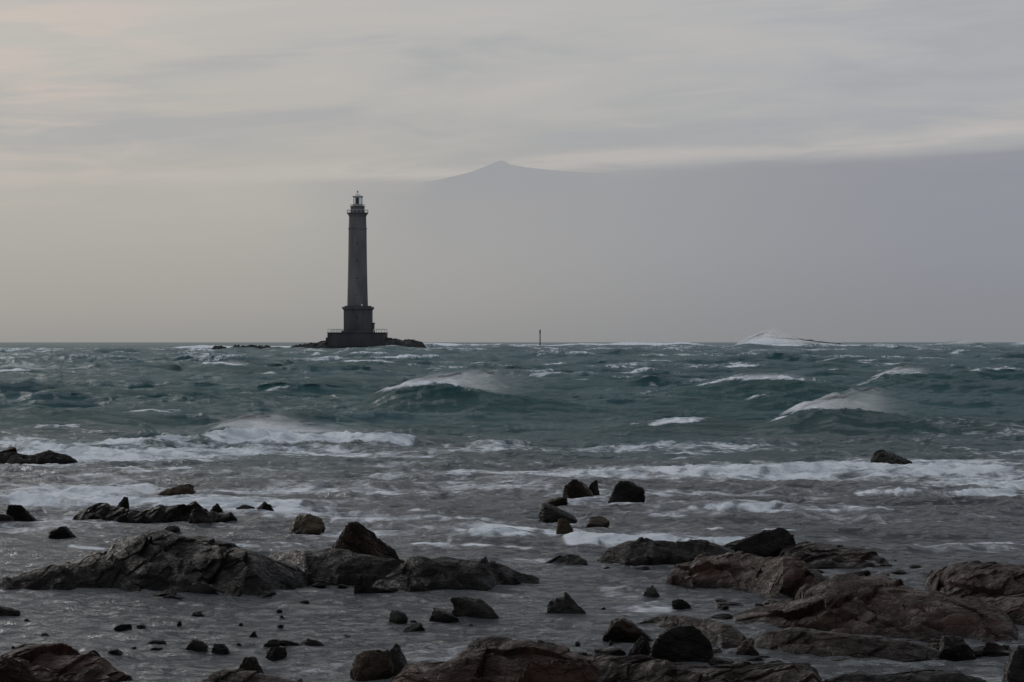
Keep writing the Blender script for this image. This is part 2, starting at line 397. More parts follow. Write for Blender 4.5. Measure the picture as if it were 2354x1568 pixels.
wave([(800,946),(845,922),(872,900),(905,888),(950,882),(1000,880),(1050,884),(1100,892),(1150,902),(1220,911),(1290,920),(1370,932),(1460,946)],948,2.3,4.5,866,1100,.04,1.05,damp=.92,slant=-3)
wave([(420,1024),(455,1000),(475,984),(500,977),(560,981),(620,988),(700,995),(760,995),(830,991),(890,988),(930,992),(970,1006),(1050,1024)],1026,.9,2.2,455,965,1.1,1.2,skirt=2.5)
wave([(1040,1026),(1100,1011),(1140,1001),(1180,1004),(1215,1015),(1260,1028)],1029,.6,1.1,1085,1200,.08,.85,skirt=1)
wave([(1720,996),(1765,974),(1795,955),(1840,938),(1880,934),(1950,939),(2030,949),(2130,956),(2250,965),(2380,974),(2560,996)],998,2.0,3.5,1775,1960,.05,1.1,damp=.92,slant=-2)
wave([(1480,914),(1560,898),(1630,880),(1690,864),(1740,868),(1800,865),(1860,871),(1920,883),(2000,899),(2080,916)],918,3.0,7,1600,1900,.04,1.0,damp=.88,slant=-4)
wave([(1650,940),(1700,924),(1740,908),(1780,907),(1840,914),(1930,926),(2020,940)],942,1.8,3.5,1712,1790,.05,.85,damp=.8,slant=-2)
wave([(1900,894),(1980,874),(2050,853),(2110,856),(2180,864),(2300,894)],897,3.4,7,2000,2130,.05,1.05,damp=.88,slant=-4)
wave([(2120,880),(2200,855),(2260,842),(2290,849),(2340,847),(2400,852),(2540,880)],883,3.6,7,2220,2420,.15,1.05,damp=.85)
wave([(400,858),(455,838),(500,834),(560,840),(680,858)],860,4,10,450,570,.04,.9,damp=.8,slant=-8)
wave([(-80,860),(0,850),(50,845),(90,852),(140,862)],864,3.6,9,-30,80,.15,1.0)
wave([(700,843),(790,829),(850,826),(900,830),(1010,843)],846,5,12,780,930,.05,.9,slant=-10)
wave([(1800,844),(1870,830),(1920,827),(2020,842)],846,5,12,1840,1950,.05,.9)
wave([(1040,844),(1120,833),(1170,834),(1260,845)],847,5,11,1080,1170,.05,.9)
wave([(-20,914),(120,896),(260,888),(400,892),(580,914)],916,2.8,6,0,0,damp=.6,tn=.9)
wave([(1360,988),(1520,968),(1640,963),(1740,970),(1840,988)],991,1.8,3,0,0,damp=.6,tn=.9)
wave([(-120,972),(40,951),(180,946),(300,952),(470,972)],976,2.0,3.5,0,0,damp=.6,tn=.9)
wave([(560,902),(640,885),(720,880),(800,888),(880,902)],905,2.6,6,0,0,damp=.6,tn=.9)
wave([(1280,882),(1380,868),(1460,864),(1540,870),(1620,882)],885,3.2,8,0,0,damp=.6,tn=.9)
wave([(-200,1034),(0,1018),(100,1018),(220,1012),(400,1000),(470,1008),(520,1020)],1030,.9,2,-200,500,.8,.80,skirt=3)
wave([(380,800),(430,796),(480,795),(560,796),(680,796),(760,800)],802,20,30,390,720,.8,1.2,damp=.3,tn=.3)
wave([(900,799),(980,792),(1040,790),(1100,792),(1180,791),(1260,793),(1330,790),(1420,789),(1500,791),(1600,793),(1660,797)],800,18,35,960,1640,.6,1.15,damp=.3,tn=.3)
wave([(1100,795),(1250,786),(1380,785),(1500,787),(1620,788),(1690,786),(1850,785),(2000,785),(2120,786),(2240,783),(2354,785),(2600,786),(2800,795)],796,20,40,1150,2700,.4,1.0,damp=.3,tn=.3)
wave([(1640,800),(1700,794),(1780,792),(1860,793),(1960,795),(2100,797)],801,15,30,1650,2060,.6,1.2,damp=.3,tn=.3)
wave([(1270,1252),(1310,1226),(1400,1220),(1480,1226),(1560,1230),(1640,1232),(1700,1236),(1760,1252)],1252,.3,.6,1290,1740,1.2,1.2,skirt=.8)
wave([(1800,1262),(1850,1246),(1900,1240),(1950,1245),(2030,1250),(2150,1250),(2290,1252),(2400,1262)],1264,.3,.6,1830,2060,.4,.85)
wave([(1020,1242),(1080,1218),(1130,1214),(1200,1222),(1260,1240)],1242,.35,.8,1070,1240,.8,.9,skirt=.8)
wave([(-100,1164),(0,1136),(120,1140),(250,1144),(400,1148),(520,1151),(640,1155),(760,1168)],1168,.6,1.4,-80,740,1.0,1.05,skirt=1.2)
wave([(1250,1092),(1500,1080),(1700,1068),(1850,1068),(2000,1072),(2200,1072),(2400,1078),(2600,1092)],1094,.7,2.0,1300,2560,1.0,1.05,skirt=2)
wave([(1850,1146),(2020,1124),(2080,1122),(2200,1126),(2354,1128),(2500,1140)],1146,.6,1.4,1950,2500,.8,.9,skirt=1)
for i in range(110):
    py=wr.uniform(1025,1290); cx=wr.uniform(-100,2450); L=wr.uniform(160,520); hp=wr.uniform(4,10)
    Yc0=yd(py); brk=wr.random()<.35
    wave([(cx-L*.5,py),(cx-L*.3,py-hp*.6),(cx,py-hp),(cx+L*.25,py-hp*.6),(cx+L*.5,py)],py,.25,.55,cx-L*.35 if brk else 0,cx+L*.35 if brk else 0,.5,.70,damp=.3,slant=wr.uniform(-.6,.6))
tint*=smooth(1090,1010,PY)
def blob(cx,cy,rx,ry,s):
    r0=np.searchsorted(rows,yd(cy+3*ry)); r1=np.searchsorted(rows,yd(max(cy-3*ry,HZ+1)))+1
    c0=np.searchsorted(colpx,cx-3*rx); c1=np.searchsorted(colpx,cx+3*rx)
    S=(slice(r0,r1),slice(c0,c1))
    foam[S]=np.maximum(foam[S],s*np.exp(-(((PX[S]-cx)/rx)**2+((PY[S]-cy)/ry)**2)))
for b in [(1900,1086,700,28,.78),(2280,1112,320,26,.74),(1400,1085,320,18,.62),(250,1048,360,24,.72),(40,1022,140,14,.72),
          (120,1143,320,24,.80),(430,1163,280,20,.76),(650,1178,220,16,.62),(1520,1245,300,14,.74),(1900,1250,160,14,.62),(1130,1225,160,14,.62),
          (1340,1155,90,16,.64),(1290,1230,70,12,.64),(2150,1262,300,14,.48),(850,1190,300,20,.50),(650,1042,440,16,.68),(1150,1035,240,12,.58),
          (2000,1020,400,12,.42),(60,1210,240,18,.50),(900,1110,600,50,.40),(1700,1170,700,36,.38),(1100,1070,400,18,.48),(300,1100,420,14,.48),
          (560,801,170,3,.95),(1120,797,180,3,.8),(820,803,200,1.8,.9),(1900,799,340,4,.75),(1250,1290,200,14,.42),(760,1230,160,12,.5),(350,1205,320,14,.5),
          (1700,1300,300,12,.40),(840,1350,80,8,.46),(1000,1420,60,6,.5),(1295,1405,60,5,.6),
          (230,1196,200,9,.7),(700,1218,70,9,.62),(1290,1190,80,12,.65),(1440,1160,70,10,.66),(2050,1068,100,8,.85),(60,1198,70,8,.62),(90,1066,130,7,.8),(1500,1300,160,7,.5),(2100,1500,120,8,.4)]:
    blob(*b)
cap=smooth(1.5,2.6,.75*hA*smooth(100,200,Yg)+.9*h2)*smooth(60,160,Yg)*.60*smooth(-.25,.2,fbm2(Xg/40,Yg/90,9,2))
foam=np.maximum(foam,cap)
strk=fbm2(Xg/24,Yg/5,2,4)
foam=np.maximum(foam,.42*smooth(.12,.5,strk)*smooth(960,860,PY)*smooth(789,800,PY))
foam=np.maximum(foam,(.22+.26*smooth(-.02,.4,strk))*smooth(960,1030,PY)*smooth(1330,1240,PY))
foam=np.maximum(foam,.30*smooth(1290,1340,PY)*smooth(.0,.4,fbm2(Xg/.8,Yg/1.6,6,3)))
foam*=1+.22*fbm2(Xg/5,Yg/6,4,3)
lump=fbm2(Xg*2.6,Yg*2.6,0,3)
Zg+=smooth(.5,.9,foam)*lump*.07*smooth(200,90,Yg)*smooth(22,40,Yg)
shallow=smooth(950,1130,PY+60*fbm2(Xg/6,Yg/14,1,2))*.97
V=np.stack([Xg+DX*(np.abs(Xg)<Yg*.5),Yg+DY,Zg],axis=-1).reshape(-1,3)
sea=meshobj('sea',V,gridfaces(NR,NC),M['sea'],smoothshade=True,attrs={'foam':np.clip(foam,0,1.3),'shallow':shallow,'tint':np.clip(tint,0,1)})
tag(sea,'rough teal sea with breaking waves turning to grey foamy shallows','sea',kind='structure')

# ---------------------------------------------------------------- spray
def spray(crest,base,wind,label,layers=5,strength=.5,thick=1.2,fadein=.1,seed=1,pw=1.8,tail=.35,back=.5):
    crest=np.array(crest,float)
    Yc=yd(base); nu,nv=80,30
    vs=[];fs=[];fa=[]
    u=np.linspace(0,1,nu); px=np.interp(u,np.linspace(0,1,len(crest)),crest[:,0])
    py=np.interp(u,np.linspace(0,1,len(crest)),crest[:,1]); hp=np.interp(u,np.linspace(0,1,len(crest)),crest[:,2])
    for k in range(layers):
        v=np.linspace(0,1,nv)[:,None]
        off=(k/layers+back)*thick
        Yb=Yc+off+v*hp[None,:]/F*Yc*wind[1]
        x=wx(px[None,:],Yc)+v**1.3*hp[None,:]/F*Yc*wind[0]
        n=fbm(x*90/Yc+seed*7,v*3+k*3.1+0*x,x*0+k,3)
        zz=H-(py[None,:]-HZ)*Yc/F-.10*Yc/88+v**.7*hp[None,:]*Yc/F*(1+.6*n)
        x=x+n*v*hp[None,:]*Yc/F*.6
        win=np.minimum(smooth(0,fadein,u),smooth(1,tail,u))[None,:]
        f=(1-v)**pw*win*strength*(.8+1.1*n)*smooth(-.01,.12,v+.05)
        b=len(vs)*nu*nv
        vs.append(np.stack([x,Yb+.4*n*Yc/88,zz],-1).reshape(-1,3)); fs.append(gridfaces(nv,nu)+b); fa.append(np.clip(f,0,1).ravel())
    P=np.concatenate(vs); c=P.mean(0)
    s=88.0/Yc
    o=meshobj('sea_spray',(P-c)*s,np.concatenate(fs),M['spray'],smoothshade=True,attrs={'fade':np.concatenate(fa)},loc=tuple(c))
    o.scale=(1/s,1/s,1/s)
    tag(o,label,'sea spray','spray blown off breaking waves','stuff')
spray([(870,900,12),(900,889,30),(960,882,42),(1020,881,44),(1080,887,40),(1150,900,30),(1220,909,20)],948,(3.8,1.5),'spray blowing off the tall teal wave crest right of the lighthouse',strength=.75,seed=1)
spray([(468,985,22),(510,977,38),(580,982,40),(660,991,28),(800,992,18),(930,988,8)],1026,(2.8,1.2),'spray haze over the long white breaker left of centre',strength=.6,thick=.8,seed=2)
spray([(1794,955,8),(1830,940,34),(1880,934,52),(1950,939,50),(2030,949,36),(2120,955,20)],998,(3.4,1.6),'spray plume torn from the dark wave at the right',strength=.85,thick=.9,seed=3)
spray([(2010,866,6),(2050,853,20),(2100,855,20),(2160,861,12)],897,(3.4,1.5),'thin spray off the distant wave near the right edge',strength=.75,thick=1.8,seed=4)
spray([(452,839,5),(480,835,14),(540,838,14),(620,848,8)],860,(3.8,1.5),'faint spray streak below the reef left of the lighthouse',thick=2.5,strength=.5,seed=5)
spray([(1678,798,3),(1700,794,19),(1725,790,31),(1748,788,37),(1780,789,28),(1840,790,19),(1940,792,9)],799,(.9,.5),'white surf burst leaping above the horizon at the right',strength=1.35,thick=16,fadein=.06,layers=7,seed=6,pw=1.0,tail=.35,back=0)
spray([(2160,786,4),(2200,784,10),(2240,785,9),(2280,786,4)],797,(1,.6),'small spray puff on the horizon near the right edge',strength=.8,thick=10,layers=4,seed=7,back=0)
spray([(1600,886,6),(1700,864,13),(1800,866,14),(1920,883,8)],918,(3.6,1.5),'low spray skimming the double crested wave at right',strength=.6,thick=2,seed=8)
spray([(-40,848,5),(0,835,14),(60,842,12),(120,850,5)],864,(3.2,1.5),'faint spray above the small wave at the left edge',strength=.5,thick=2.5,layers=4,seed=9)

# ---------------------------------------------------------------- distant peak
def mountain():
    prof=[(940,418),(1000,412),(1040,403),(1080,393),(1110,382),(1135,371),(1150,365),(1162,368),(1172,375),(1200,380),(1240,385),(1290,390),(1340,393),(1420,396),(1500,400)]
    D=40000.0; nx,nv=180,26
    px=np.linspace(940,1500,nx); top=np.interp(px,[p[0] for p in prof],[p[1] for p in prof])
    top=top+1.0*fbm(px/14,px*0,px*0+5,3)
    zt=(HZ-top)/F*D+H
    v=np.linspace(-1,1,2*nv)[:,None]
    hh=1-np.abs(v)**1.2
    Z=zt[None,:]*hh+ (1-hh)*-50
    Yy=D+v*2500+0*Z
    Xx=wx(px,D)[None,:]+0*Z
    m,t,out=newmat('mountain_painted_haze')
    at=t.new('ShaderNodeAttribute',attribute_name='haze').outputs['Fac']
    tr=t.new('ShaderNodeBsdfTransparent'); em=t.new('ShaderNodeEmission'); em.inputs[0].default_value=srgb(156,157,160)  # distance haze painted as haze-coloured emission, fading to transparent towards the foot
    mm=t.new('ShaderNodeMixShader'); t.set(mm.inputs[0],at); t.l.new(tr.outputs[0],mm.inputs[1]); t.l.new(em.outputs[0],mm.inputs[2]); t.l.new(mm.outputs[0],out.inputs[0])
    haze=smooth(.74,.93,Z/(zt.max()))*.85*smooth(945,1030,px)[None,:]*smooth(1490,1280,px)[None,:]  # opacity of the painted haze, falling off downwards and at both ends
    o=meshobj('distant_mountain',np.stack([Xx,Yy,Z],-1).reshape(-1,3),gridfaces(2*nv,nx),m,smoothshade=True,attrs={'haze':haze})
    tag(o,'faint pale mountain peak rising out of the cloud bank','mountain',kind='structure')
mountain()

# ---------------------------------------------------------------- rocks
def outcrop(name,prof,base,mat,label,g=.35,rough=.28,seed=1,back=.6,group='rocks along the shore',res=3.0,dip=(.5,.25),chan=0.0,flat=1.0):
    prof=np.array(prof,float)
    x0,x1=prof[0,0],prof[-1,0]
    nx=int(max(90,min(640,(x1-x0)/(res*.7))))
    px=np.linspace(x0,x1,nx); top=np.interp(px,prof[:,0],prof[:,1])
    if np.isscalar(base): bs=np.full(nx,float(base))
    else:
        ba=np.array(base,float); bs=np.interp(px,ba[:,0],ba[:,1])
    top=np.minimum(top,bs-1.5)
    g=g*.72*flat
    rb=bs-g*(bs-top)
    Yf=yd(bs); Yr=yd(rb)
    zt=H-(top-HZ)*Yr/F
    nf,nbk=120,24
    vf=np.linspace(0,1,nf); vb=np.linspace(0,1,nbk+1)[1:]
    dep=np.maximum(Yr-Yf,.25*zt)
    Yr=Yf+dep
    zt=H-(top-HZ)*Yr/F
    Yy=np.concatenate([Yf[None,:]+vf[:,None]*dep,Yr[None,:]+vb[:,None]*np.maximum(dep*back,zt*.5)],0)
    s=np.concatenate([1-(1-vf)**1.8,1-vb**2.2])[:,None]
    Xx=wx(px,Yf)[None,:]*(Yy/Yf[None,:])
    hm=float(zt.max())
    k=1/(.24+.48*hm)
    ang=(-.45,.35,.6,-.7,.2)[seed%5]
    ca,sa=math.cos(ang),math.sin(ang)
    Hh=zt[None,:]*s
    U=(Xx*ca+Yy*sa+.6*Hh)*k; W=(-Xx*sa+Yy*ca+1.1*Hh)*k*.7
    wu=.16*fbm2(U*.8,W*.8,seed+2,3)
    T=U*.9+.3*W+wu*1.6+.5*noise2(W*.5,U*.2,seed)
    saw=(T-np.floor(T)); saw=np.where(saw<.88,saw/.88,(1-saw)/.12)-.5
    T2=U*2.3+.5*W+wu*3
    saw2=(T2-np.floor(T2)); saw2=np.where(saw2<.85,saw2/.85,(1-saw2)/.15)-.5
    c=cells(U*.55+wu,W*.55+.5*wu,seed,dip,1.0,1.1,.05,.10)*1.0+cells(U*1.3+3+wu,W*1.3+wu,seed+3,dip,1.0,.8,.05,.08)*.48+cells(U*3.0+wu,W*3.0,seed+5,(.3,.1),1.0,.8,.08,.08)*.17+saw*.5+saw2*.10
    fb=fbm2(U*5,W*5,seed,3,.5)*.05
    env=np.minimum(1,4*s*(1.02-s)+.42)*smooth(0,.2,s)
    local=(.35*zt[None,:]+.65*hm*np.minimum(1,zt[None,:]/(.4*hm)))
    Zz=Hh+rough*1.2*local*env*(c*.85+fb)
    if chan: Zz=Zz-chan*hm*smooth(.02,.34,fbm2(Xx*.9+seed,Yy*.7,seed,3))*smooth(1.0,.75,s)
    Yy=Yy+(fbm2(Xx*2.2+seed,Yy*.8,4,4)*.42*hm)*(1-s)
    drop=np.concatenate([smooth(.05,0,vf),smooth(.9,1,vb)])[:,None]
    Zz=Zz-.05*hm-drop*.35*hm
    ex=smooth(0,.04,(px-x0)/(x1-x0))*smooth(0,.04,(x1-px)/(x1-x0))
    Zz=Zz-(1-ex)[None,:]*.3*hm
    ox,oy=float(Xx.mean()),float(Yy.mean())
    o=meshobj(name,np.stack([Xx-ox,Yy-oy,Zz],-1).reshape(-1,3),gridfaces(nf+nbk,nx),mat,loc=(ox,oy,0))
    tag(o,label,'rock',group)
    return o
ICO={}
def ico(l):
    if l not in ICO:
        bm=bmesh.new(); bmesh.ops.create_icosphere(bm,subdivisions=l,radius=1)
        v=np.array([q.co[:] for q in bm.verts]); f=np.array([[q.index for q in p.verts] for p in bm.faces]); bm.free()
        v/=np.linalg.norm(v,axis=1)[:,None]; ICO[l]=(v,f)
    return ICO[l]
def boulder(x0,x1,top,base,mat,label,name='boulder',seed=1,p=20,shear=None,taper=.08,depth=.9,nplanes=13,group='rocks along the shore',noise=.07,sinkf=1.0):
    wpx=x1-x0; lvl=6 if wpx>150 else (5 if wpx>34 else 4)
    d,f=ico(lvl); r=np.random.default_rng(seed*31+int(abs(x0)))
    if shear is None: shear=r.uniform(-.45,.45)
    n=r.normal(size=(nplanes,3)); n[:,2]*=.9; n/=np.linalg.norm(n,axis=1)[:,None]
    c=r.uniform(.55,1.0,len(n))
    n=np.concatenate([n,[[0,0,-1],[1,0,.5],[-1,0,.5],[0,1,.5],[0,-1,.6],[.4*shear+r.uniform(-.3,.3),.2,1]]]); n/=np.linalg.norm(n,axis=1)[:,None]
    c=np.concatenate([c,[1,1,1,1,1,1.0]])
    dots=np.clip(d@n.T,1e-4,None)/c
    rr=1/((dots**p).sum(1)**(1/p))
    rr=np.minimum(rr,1.5)
    s=seed*3.7
    rr=rr*(1+noise*2.4*fbm(d[:,0]*1.8+s,d[:,1]*1.8,d[:,2]*2.4,5,.55))
    q=d[:,2]*2.6+d[:,0]*1.1+.5*noise3(d[:,0]*2+s,d[:,1]*2,d[:,2]*2)
    rr=rr*(1-.04*(np.abs((q*1.3)%1-.5)<.06))
    v=d*rr[:,None]
    z=(v[:,2]-v[:,2].min())/(v[:,2].max()-v[:,2].min())
    zz=np.clip((z-sinkf/(1+sinkf))*(1+sinkf),0,1)
    v[:,0]=v[:,0]*(1-taper*zz)+shear*zz
    Yb=yd(base); W=wpx/F*Yb
    D=W*depth
    vis=z>sinkf/(1+sinkf)*.95
    a,b=v[vis,0].min(),v[vis,0].max()
    v[:,0]=(v[:,0]-a)/(b-a)-.5
    v[:,1]=(v[:,1]-v[:,1].min())/(v[:,1].max()-v[:,1].min())-.5
    Yc=Yb+D*.35
    ht=max(H-(top-HZ)*Yc/F,.025)
    sink=sinkf*ht
    loc=(wx((x0+x1)/2,Yc),Yc,0)
    P=np.stack([v[:,0]*W,v[:,1]*D,z*(ht+sink)-sink],-1)
    o=meshobj(name,P,f,mat,loc=loc)
    tag(o,label,'rock',group)
    return o
far='rocks breaking the surf'; mid='boulders in the shallows'; fore='rocks along the near shore'
D_,B_,R_,T_,G_=M['dark'],M['brown'],M['red'],M['tan'],M['grey']
outcrop('rock_outcrop',[(-60,1046),(0,1038),(30,1034),(62,1042),(90,1037),(112,1031),(150,1042),(184,1058)],1068,D_,'low dark reef in the surf at the left edge, farthest rock on the left',seed=2,group=far,g=.2,rough=.4)
outcrop('rock_outcrop',[(1998,1056),(2012,1038),(2035,1033),(2060,1043),(2080,1050),(2100,1062)],1072,D_,'lone dark wedge of rock in white foam at the far right',seed=3,group=far,g=.2)
boulder(353,450,1112,1141,T_,'flat tan rock awash in foam behind the left ledge',seed=4,p=8,depth=.6,group=far,name='rock')
outcrop('rock_outcrop',[(160,1190),(185,1165),(215,1153),(245,1151),(270,1160),(310,1166),(370,1162),(420,1168),(470,1170),(500,1180),(545,1186)],1200,D_,'long jagged black ledge lying in surf at the left',seed=5,rough=.55,group=far,g=.25)
boulder(263,297,1141,1178,D_,'dark knob standing on top of the jagged left ledge',seed=6,group=far,taper=.2)
boulder(431,489,1166,1208,D_,'dark rounded boulder at the right end of the left ledge',seed=7,group=far)
boulder(480,516,1156,1180,D_,'small black rock just behind the rounded boulder by the left ledge',seed=8,group=far,name='rock')
boulder(583,636,1152,1180,D_,'black pointed rock alone in foam right of the left ledge',seed=9,group=far,taper=.3,name='rock')
boulder(528,590,1159,1178,D_,'low black rock barely awash beside the black pointed rock',seed=10,group=far,name='rock')
boulder(16,94,1158,1201,D_,'dark boulder with sloping right side near the left edge',seed=11,shear=-.5,taper=.4,group=mid)
boulder(-30,36,1178,1205,D_,'low dark rock cut by the left edge, beside a sloping boulder',seed=12,group=mid,name='rock')
boulder(106,176,1209,1237,D_,'small dark rock alone in shallows above the big left outcrop',seed=13,taper=.2,group=mid,name='rock')
boulder(660,749,1180,1225,T_,'tan brown boulder with dark cracks in surf left of centre',seed=14,p=12,group=mid,shear=.1)
boulder(370,416,1207,1226,G_,'small grey rock just behind the top of the big left outcrop',seed=15,group=mid,name='rock')
boulder(1328,1381,1102,1150,D_,'black boulder at the back of the group of surf rocks right of centre',seed=16,shear=.1,group=mid)
boulder(1292,1368,1100,1156,B_,'brown wedge leaning against a black boulder in the surf',seed=17,shear=-.2,taper=.3,group=mid)
boulder(1252,1306,1143,1164,B_,'low brown rock trailing left from the brown wedge',seed=18,group=mid,name='rock')
boulder(1394,1484,1104,1162,D_,'large rounded black boulder right of the brown wedge in surf',seed=19,p=9,group=mid,shear=.1,noise=.04,taper=0)
boulder(1237,1327,1156,1195,G_,'smooth grey boulder nearest in the group right of centre',seed=20,p=10,shear=-.3,group=mid,noise=.04)
boulder(1278,1320,1192,1236,T_,'small upright tan rock at the start of the white surf line',seed=21,taper=.2,group=mid)
boulder(1348,1402,1187,1209,T_,'flat pale tan rock behind the white surf line',seed=22,group=mid,name='rock')
outcrop('rock_outcrop',[(-60,1330),(0,1322),(40,1310),(90,1300),(160,1287),(200,1275),(245,1265),(258,1242),(290,1231),(340,1216),(372,1219),(430,1234),(500,1239),(560,1256),(610,1276),(650,1290),(700,1305),(738,1322)],
        [(-60,1362),(200,1362),(440,1366),(590,1374),(680,1350),(738,1334)],D_,'biggest dark sloping outcrop on the left, highest at its middle',g=.36,seed=4,rough=.24,group=fore,res=2.0)
outcrop('rock_outcrop',[(600,1290),(622,1268),(680,1260),(720,1268),(770,1266),(830,1274),(900,1284),(950,1300),(985,1330)],
        [(600,1310),(700,1340),(830,1348),(985,1350)],D_,'dark low ridge joining the left outcrop to the brown peaked boulder',g=.36,seed=7,group=fore,rough=.34)
boulder(745,928,1197,1302,B_,'large brown peaked boulder perched on the dark ridge',seed=23,taper=.35,shear=-.03,depth=.7,nplanes=12,group=fore)
outcrop('rock_outcrop',[(845,1345),(880,1320),(930,1288),(950,1272),(1030,1279),(1100,1291),(1135,1282),(1165,1290),(1200,1308),(1253,1329)],
        [(845,1354),(960,1361),(1100,1358),(1180,1343),(1253,1334)],D_,'dark jagged ridge tapering right in front of the peaked boulder',g=.36,seed=9,group=fore,rough=.36)
boulder(814,856,1322,1366,D_,'small dark stone at the foot of the jagged ridge',seed=24,group=mid,name='rock')
outcrop('rock_outcrop',[(1243,1296),(1270,1282),(1305,1268),(1330,1275),(1352,1292)],1301,D_,'small dark ledge between the jagged ridge and the right hand rocks',seed=25,group=mid,rough=.4)
outcrop('rock_outcrop',[(1368,1284),(1400,1264),(1430,1250),(1470,1233),(1505,1241),(1560,1248),(1610,1246),(1650,1256),(1700,1275)],
        [(1368,1292),(1500,1306),(1700,1310)],D_,'dark craggy rock at the left end of the right hand reef, below the surf line',g=.33,seed=12,group=fore,rough=.4)
boulder(1646,1832,1211,1282,D_,'broad black slab boulder on top of the right hand reef',seed=26,depth=.6,group=fore,shear=.1,taper=.25)
outcrop('rock_outcrop',[(1790,1262),(1850,1244),(1900,1250),(1960,1256),(2010,1270),(2050,1292)],1308,B_,'flat brown ledge reaching right behind the reddish slab',g=.65,seed=13,group=fore,rough=.36,chan=.3)
outcrop('rock_outcrop',[(1520,1336),(1545,1303),(1600,1288),(1660,1277),(1720,1272),(1800,1276),(1850,1286),(1862,1308),(1925,1332)],
        [(1520,1342),(1600,1352),(1700,1356),(1800,1382),(1870,1382),(1925,1348)],R_,'reddish brown slab with a steep dark right end, centre of the right hand reef',g=.42,seed=14,group=fore,rough=.32)
outcrop('rock_outcrop',[(2120,1335),(2150,1312),(2190,1298),(2250,1293),(2300,1298),(2354,1300),(2450,1310)],
        [(2120,1345),(2180,1378),(2450,1392)],R_,'reddish outcrop cut by the right edge, behind the big right slab',g=.6,seed=15,group=fore,rough=.36,chan=.2)
outcrop('rock_outcrop',[(1665,1422),(1700,1410),(1800,1400),(1880,1356),(1925,1332),(1990,1335),(2060,1348),(2130,1365),(2200,1385),(2280,1398),(2350,1440)],
        [(1665,1428),(1760,1460),(1900,1490),(2100,1496),(2250,1488),(2350,1475)],R_,'widest reddish brown slab field on the right, rising to a blunt ridge',g=.85,seed=16,group=fore,rough=.38,res=2.0,chan=.4)
outcrop('rock_outcrop',[(1725,1480),(1760,1450),(1830,1440),(1920,1452),(2000,1462),(2080,1470),(2150,1486),(2180,1505)],
        [(1725,1494),(1850,1512),(1990,1524),(2180,1514)],B_,'brown tilted slab in front of the wide right slab field',g=.6,seed=17,group=fore,rough=.36)
outcrop('rock_outcrop',[(2160,1400),(2220,1382),(2300,1372),(2370,1375),(2450,1390)],
        [(2160,1410),(2300,1434),(2450,1444)],R_,'low reddish ledge at the right edge beyond the wide slab field',g=.6,seed=18,group=fore,rough=.36)
outcrop('rock_outcrop',[(1462,1432),(1500,1414),(1560,1409),(1620,1422),(1680,1438),(1740,1476)],
        [(1462,1436),(1560,1454),(1660,1486),(1740,1490)],B_,'thin brown ledge behind the big round black boulder',g=.55,seed=19,group=fore,rough=.42,chan=.3)
boulder(1384,1502,1419,1474,B_,'brown low boulder left of the thin brown ledge',seed=27,shear=-.3,group=fore,taper=.3)
boulder(1488,1642,1435,1521,D_,'largest smooth round black boulder, lower right of centre',seed=28,p=6,nplanes=9,shear=-.1,group=fore,noise=.025,taper=0)
boulder(1442,1500,1464,1514,D_,'small black boulder touching the left side of the round black boulder',seed=29,group=fore)
boulder(1690,1749,1470,1510,B_,'small brown boulder right of the round black boulder',seed=30,group=fore,taper=.2)
boulder(2155,2240,1462,1512,D_,'dark block in the gap at the lower right',seed=31,taper=.2,group=fore)
boulder(2250,2320,1474,1502,B_,'flat brown stone beside pale water near the lower right edge',seed=32,group=fore,name='rock')
boulder(2292,2440,1480,1610,D_,'black block cut off by the lower right corner',seed=33,p=16,group=fore)
boulder(1034,1152,1370,1424,G_,'pale grey sloping boulder in the shallows at centre',seed=34,p=12,shear=-.4,taper=.3,group=mid)
boulder(985,1058,1396,1431,D_,'dark ragged stone touching the pale grey boulder',seed=35,taper=.2,group=mid,name='rock')
boulder(1243,1350,1360,1415,D_,'dark angular wedge alone in the shallows right of centre',seed=36,shear=-.45,taper=.4,nplanes=10,group=mid)
boulder(1477,1517,1345,1371,G_,'little grey pointed stone right of the angular wedge',seed=37,taper=.4,group=mid,name='rock')
boulder(1544,1589,1376,1399,D_,'little black stone below the little grey pointed stone',seed=38,group=mid,name='rock')
boulder(892,938,1403,1436,G_,'small grey stone left of the dark ragged stone',seed=39,p=10,group=mid,name='rock')
boulder(928,978,1432,1450,D_,'thin flat black stone below a small grey stone near centre',seed=40,group=mid,name='rock')
boulder(-30,46,1391,1413,D_,'flat black stone at the left edge below the biggest outcrop',seed=41,group=mid,name='rock')
boulder(423,479,1470,1501,D_,'black stone, left one of a pair in the lower left shallows',seed=42,group=mid,name='rock')
boulder(486,529,1479,1502,D_,'black stone, right one of a pair in the lower left shallows',seed=43,group=mid,name='rock')
boulder(610,661,1486,1515,D_,'black stone below a row of flat stones in the lower left shallows',seed=44,group=mid,name='rock')
boulder(601,644,1470,1489,G_,'grey stone at the left end of a row of flat stones',seed=45,group=mid,name='rock')
boulder(640,692,1472,1486,D_,'flat black stone in the middle of a row of flat stones',seed=46,group=mid,name='rock')
boulder(688,744,1468,1486,D_,'flat black stone at the right end of a row of flat stones',seed=47,group=mid,name='rock')
boulder(568,594,1450,1469,D_,'tiny upright black stone above a row of flat stones',seed=48,taper=.4,group=mid,name='rock')
boulder(336,384,1471,1483,D_,'thin black stone left of a pair of stones in the lower left shallows',seed=49,group=mid,name='rock')
boulder(262,304,1434,1447,D_,'thin black stone alone in open water between outcrops at left',seed=50,group=mid,name='rock')
boulder(244,282,1492,1507,D_,'small black stone just above the lower left outcrop',seed=51,group=mid,name='rock')
